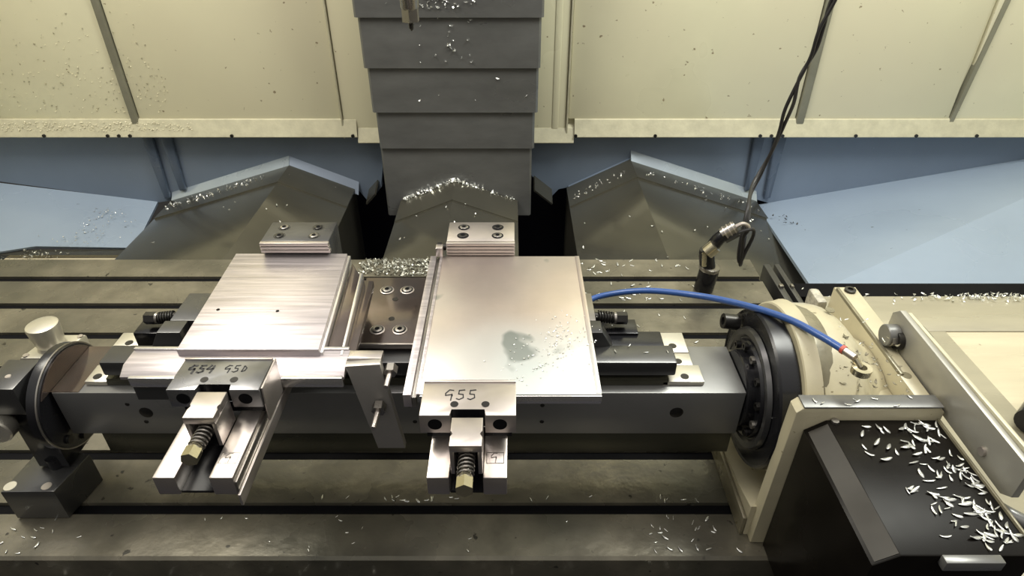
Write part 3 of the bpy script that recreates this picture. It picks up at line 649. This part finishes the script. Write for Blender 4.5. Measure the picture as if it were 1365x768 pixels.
scatter(12, -.70, -.59, .515, .575, 0, 'aluminium chip on the table in front of the foot block', 'chips near the foot block')
scatter(22, -.30, .28, .602, .612, 0, 'aluminium chip on the table strip below the beam', 'chips on the strip below the beam', .005, .010, False)
scatter(16, -.45, .25, .515, .58, 0, 'small chip on the front strip of the table', 'chips on the front strip', .004, .007)
scatter(9, .385, .47, .60, .74, .2805, 'small chip on top of the cream rotary table', 'chips on the rotary table', .005, .009)
for x, y in ((.135, .652), (.155, .664), (.175, .650), (.203, .652)): chip(x, y, .2395, .007, 'white chip on the dark clamp rail right of the plate', 'chips on the clamp rail')
# piles and dust nobody could count
def pile(name, pts, lab, m='chip', l0=.006, l1=.012, tilt=.9):
    b = B()
    for p in pts:
        L = rnd.uniform(l0, l1)
        M4 = Matrix.Translation(p) @ Matrix.Rotation(rnd.uniform(0, 6.28), 4, 'Z') @ Matrix.Rotation(rnd.uniform(-tilt, tilt), 4, 'Y') @ Matrix.Rotation(rnd.uniform(-tilt, tilt), 4, 'X')
        chip_mesh(b, M4, L, L*.35, rnd.uniform(.6, 2.4), rnd.uniform(-1.5, 1.5), 3, .0004)
    o = b.build(name, m, smooth=False); tag(o, lab, 'metal chips', None, 'stuff'); return o
pile('chip_pile', [(rnd.uniform(-.345, -.165), rnd.uniform(1.205, 1.272), rnd.uniform(.001, .005)) for _ in range(330)], 'heap of shiny chips on the table behind the fixture plate', 'chip_dull', .008, .014)
def on_roof(u):
    x = -.34+.345*u; z = -.135+.072*(1-abs(x+.175)/.18); return x, z
pile('chip_pile', [(lambda u: (on_roof(u)[0], 1.842+rnd.uniform(-.012, .004), on_roof(u)[1]+rnd.uniform(0, .010)))(rnd.random()) for _ in range(150)], 'line of chips where the column cover meets the middle way cover', 'chip', .010, .020)
pile('chip_pile', [(rnd.gauss(.97+.2*rnd.random(), .10), rnd.uniform(1.132, 1.156), rnd.uniform(-.018, -.012)) for _ in range(200)], 'white row of chips along the foot of the black rail', 'chip', .006, .012)
pile('chip_pile', [(rnd.uniform(-1.155, -.80), 1.955+rnd.uniform(-.012, .004), 0) for _ in range(0)]+[(lambda x: (x, 1.93+rnd.uniform(-.03, .02), -.196+(x+1.1558)*.303))(rnd.uniform(-1.15, -.80)) for _ in range(70)], 'chips caught behind the left way cover under its blue lip', 'chip', .007, .014)
pile('chip_pile', [(lambda x: (x, 1.92+rnd.uniform(-.03, .02), -.052-(x-.389)*.33))(rnd.uniform(.42, .81)) for _ in range(36)]+[(lambda x: (x, 1.9+rnd.uniform(-.02, .03), -.155+(x-.184)*.50))(rnd.uniform(.2, .36)) for _ in range(30)], 'thin line of chips on the upper edge of the right way cover', 'chip', .007, .013)
pile('chip_pile', [(lambda x: (x, 1.93+rnd.uniform(-.03, .02), -.074-(x+.731)*.42))(rnd.uniform(-.72, -.54)) for _ in range(30)], 'thin line of chips on the inner slope of the left way cover', 'chip', .007, .013)
pile('stray_chips', [(-.20+rnd.gauss(0, .055), 1.815, .44+rnd.random()*.04) for _ in range(60)]+[(-.17+rnd.gauss(0, .05), 1.822, .30+.12*rnd.random()) for _ in range(24)]+[(-.15+rnd.gauss(0, .07), 1.833, .17+.1*rnd.random()) for _ in range(5)], 'small chips stuck to the upper plates of the column cover', 'chip', .006, .014)
pile('stray_chips', [(rnd.uniform(.02, .17), rnd.uniform(1.30, 1.75), -.52+rnd.random()*.1) for _ in range(70)]+[(rnd.uniform(-.5, -.36), rnd.uniform(1.3, 1.75), -.52+rnd.random()*.1) for _ in range(14)], 'stray chips down in the dark wells beside the middle cover', 'chip_dull', .005, .011)
def roofz(x, xl, zl, xa, za, xr, zr): return za+(zl-za)*(xa-x)/(xa-xl) if x < xa else za+(zr-za)*(x-xa)/(xr-xa)
pile('stray_chips', [(lambda x: (x, rnd.uniform(1.35, 1.95), roofz(x, .184, -.1587, .389, -.056, .8274, -.2007)+.002))(rnd.uniform(.2, .8)) for _ in range(26)], 'few stray chips scattered over the right way cover', 'chip', .006, .012, .2)
pile('stray_chips', [(lambda x: (x, rnd.uniform(1.35, 1.9), roofz(x, -1.1558, -.2007, -.731, -.072, -.5267, -.1587)+.002))(rnd.uniform(-1.1, -.55)) for _ in range(16)], 'few stray chips scattered over the left way cover', 'chip', .006, .012, .2)
pile('stray_chips', [(lambda x: (x, rnd.uniform(1.45, 1.82), roofz(x, -.351, -.135, -.175, -.063, .018, -.135)+.002))(rnd.uniform(-.33, 0)) for _ in range(14)], 'few stray chips scattered over the middle way cover', 'chip', .006, .012, .2)
pile('stray_chips', [(lambda y: (rnd.gauss(.86+.55*(1.85-y), .045), y, -.10-.114*(y-1.30)/.7+.006))(rnd.uniform(1.4, 1.85)) for _ in range(90)], 'dark grimy chips lying on the right pale blue chute', 'screw', .005, .014, .2)
pile('stray_chips', [(lambda y: (rnd.gauss(-1.36, .07), y, -.246+.05*(y-1.72)/.28+.01))(rnd.uniform(1.74, 1.93)) for _ in range(110)], 'bright chips lying on the left pale blue chute', 'chip', .004, .010, .2)
pile('chip_pile', [(rnd.gauss(-1.48, .035), rnd.uniform(1.66, 1.74), -.266+rnd.random()*.02) for _ in range(90)], 'small heap of chips on the cream plate left of the way cover', 'chip_dull', .006, .012)
pile('stray_chips', [(rnd.uniform(-1.9, -1.0), 1.958-.006*q, .064-.028*q+.02) for q in [rnd.random() for _ in range(420)]], 'pale chips lying along the ledge below the cream wall on the left', 'chip_pale', .003, .007, .3)
pile('dried_splashes', [(-1.05-abs(rnd.gauss(0, .38)), 1.9665, .11+abs(rnd.gauss(0, .16))) for _ in range(170)], 'brown dried flecks splashed over the left cream wall panels', 'cast_dirt_shade', .003, .008, .2)
pile('pale_flecks', [(-1.05-abs(rnd.gauss(0, .38)), 1.9665, .11+abs(rnd.gauss(0, .14))) for _ in range(130)], 'pale flecks of swarf stuck to the left cream wall panels', 'chip_pale', .003, .006, .2)
pile('oil_drops', [(.045+rnd.gauss(0, .020)+.02*k, .565+.03*k+rnd.gauss(0, .018), .3203) for k in (-1, 0, 1) for _ in range(60)], 'shiny drops and fine swarf on the wide right-hand plate', 'chip', .0012, .0034, .15)
pile('stray_chips', [(rnd.uniform(-.7, .3), rnd.uniform(.445, .505), -.049) for _ in range(60)], 'stray chips lying in the black front gutter', 'chip', .004, .010, .3)
pile('stray_chips', [(rnd.uniform(.385, .475), rnd.uniform(.555, .64), .268+.08*0+.0) for _ in range(0)]+[(rnd.uniform(.385, .478), y, .166+.1105*math.sqrt(max(0, 1-((y-.66)/.126)**2))+.001) for y in [rnd.uniform(.56, .64) for _ in range(60)]], 'dark wet chips on the cream rotary housing behind the motor cover', 'cast_dirt_shade', .004, .010, .2)
pile('stray_chips', [(.349-.006*0-.0+rnd.uniform(-.024, -.020), .66+r*math.cos(a), .17+r*math.sin(a)) for r, a in [(rnd.uniform(.06, .105), rnd.uniform(0, 6.28)) for _ in range(34)]], 'chips clinging to the black faceplate', 'chip', .004, .009)
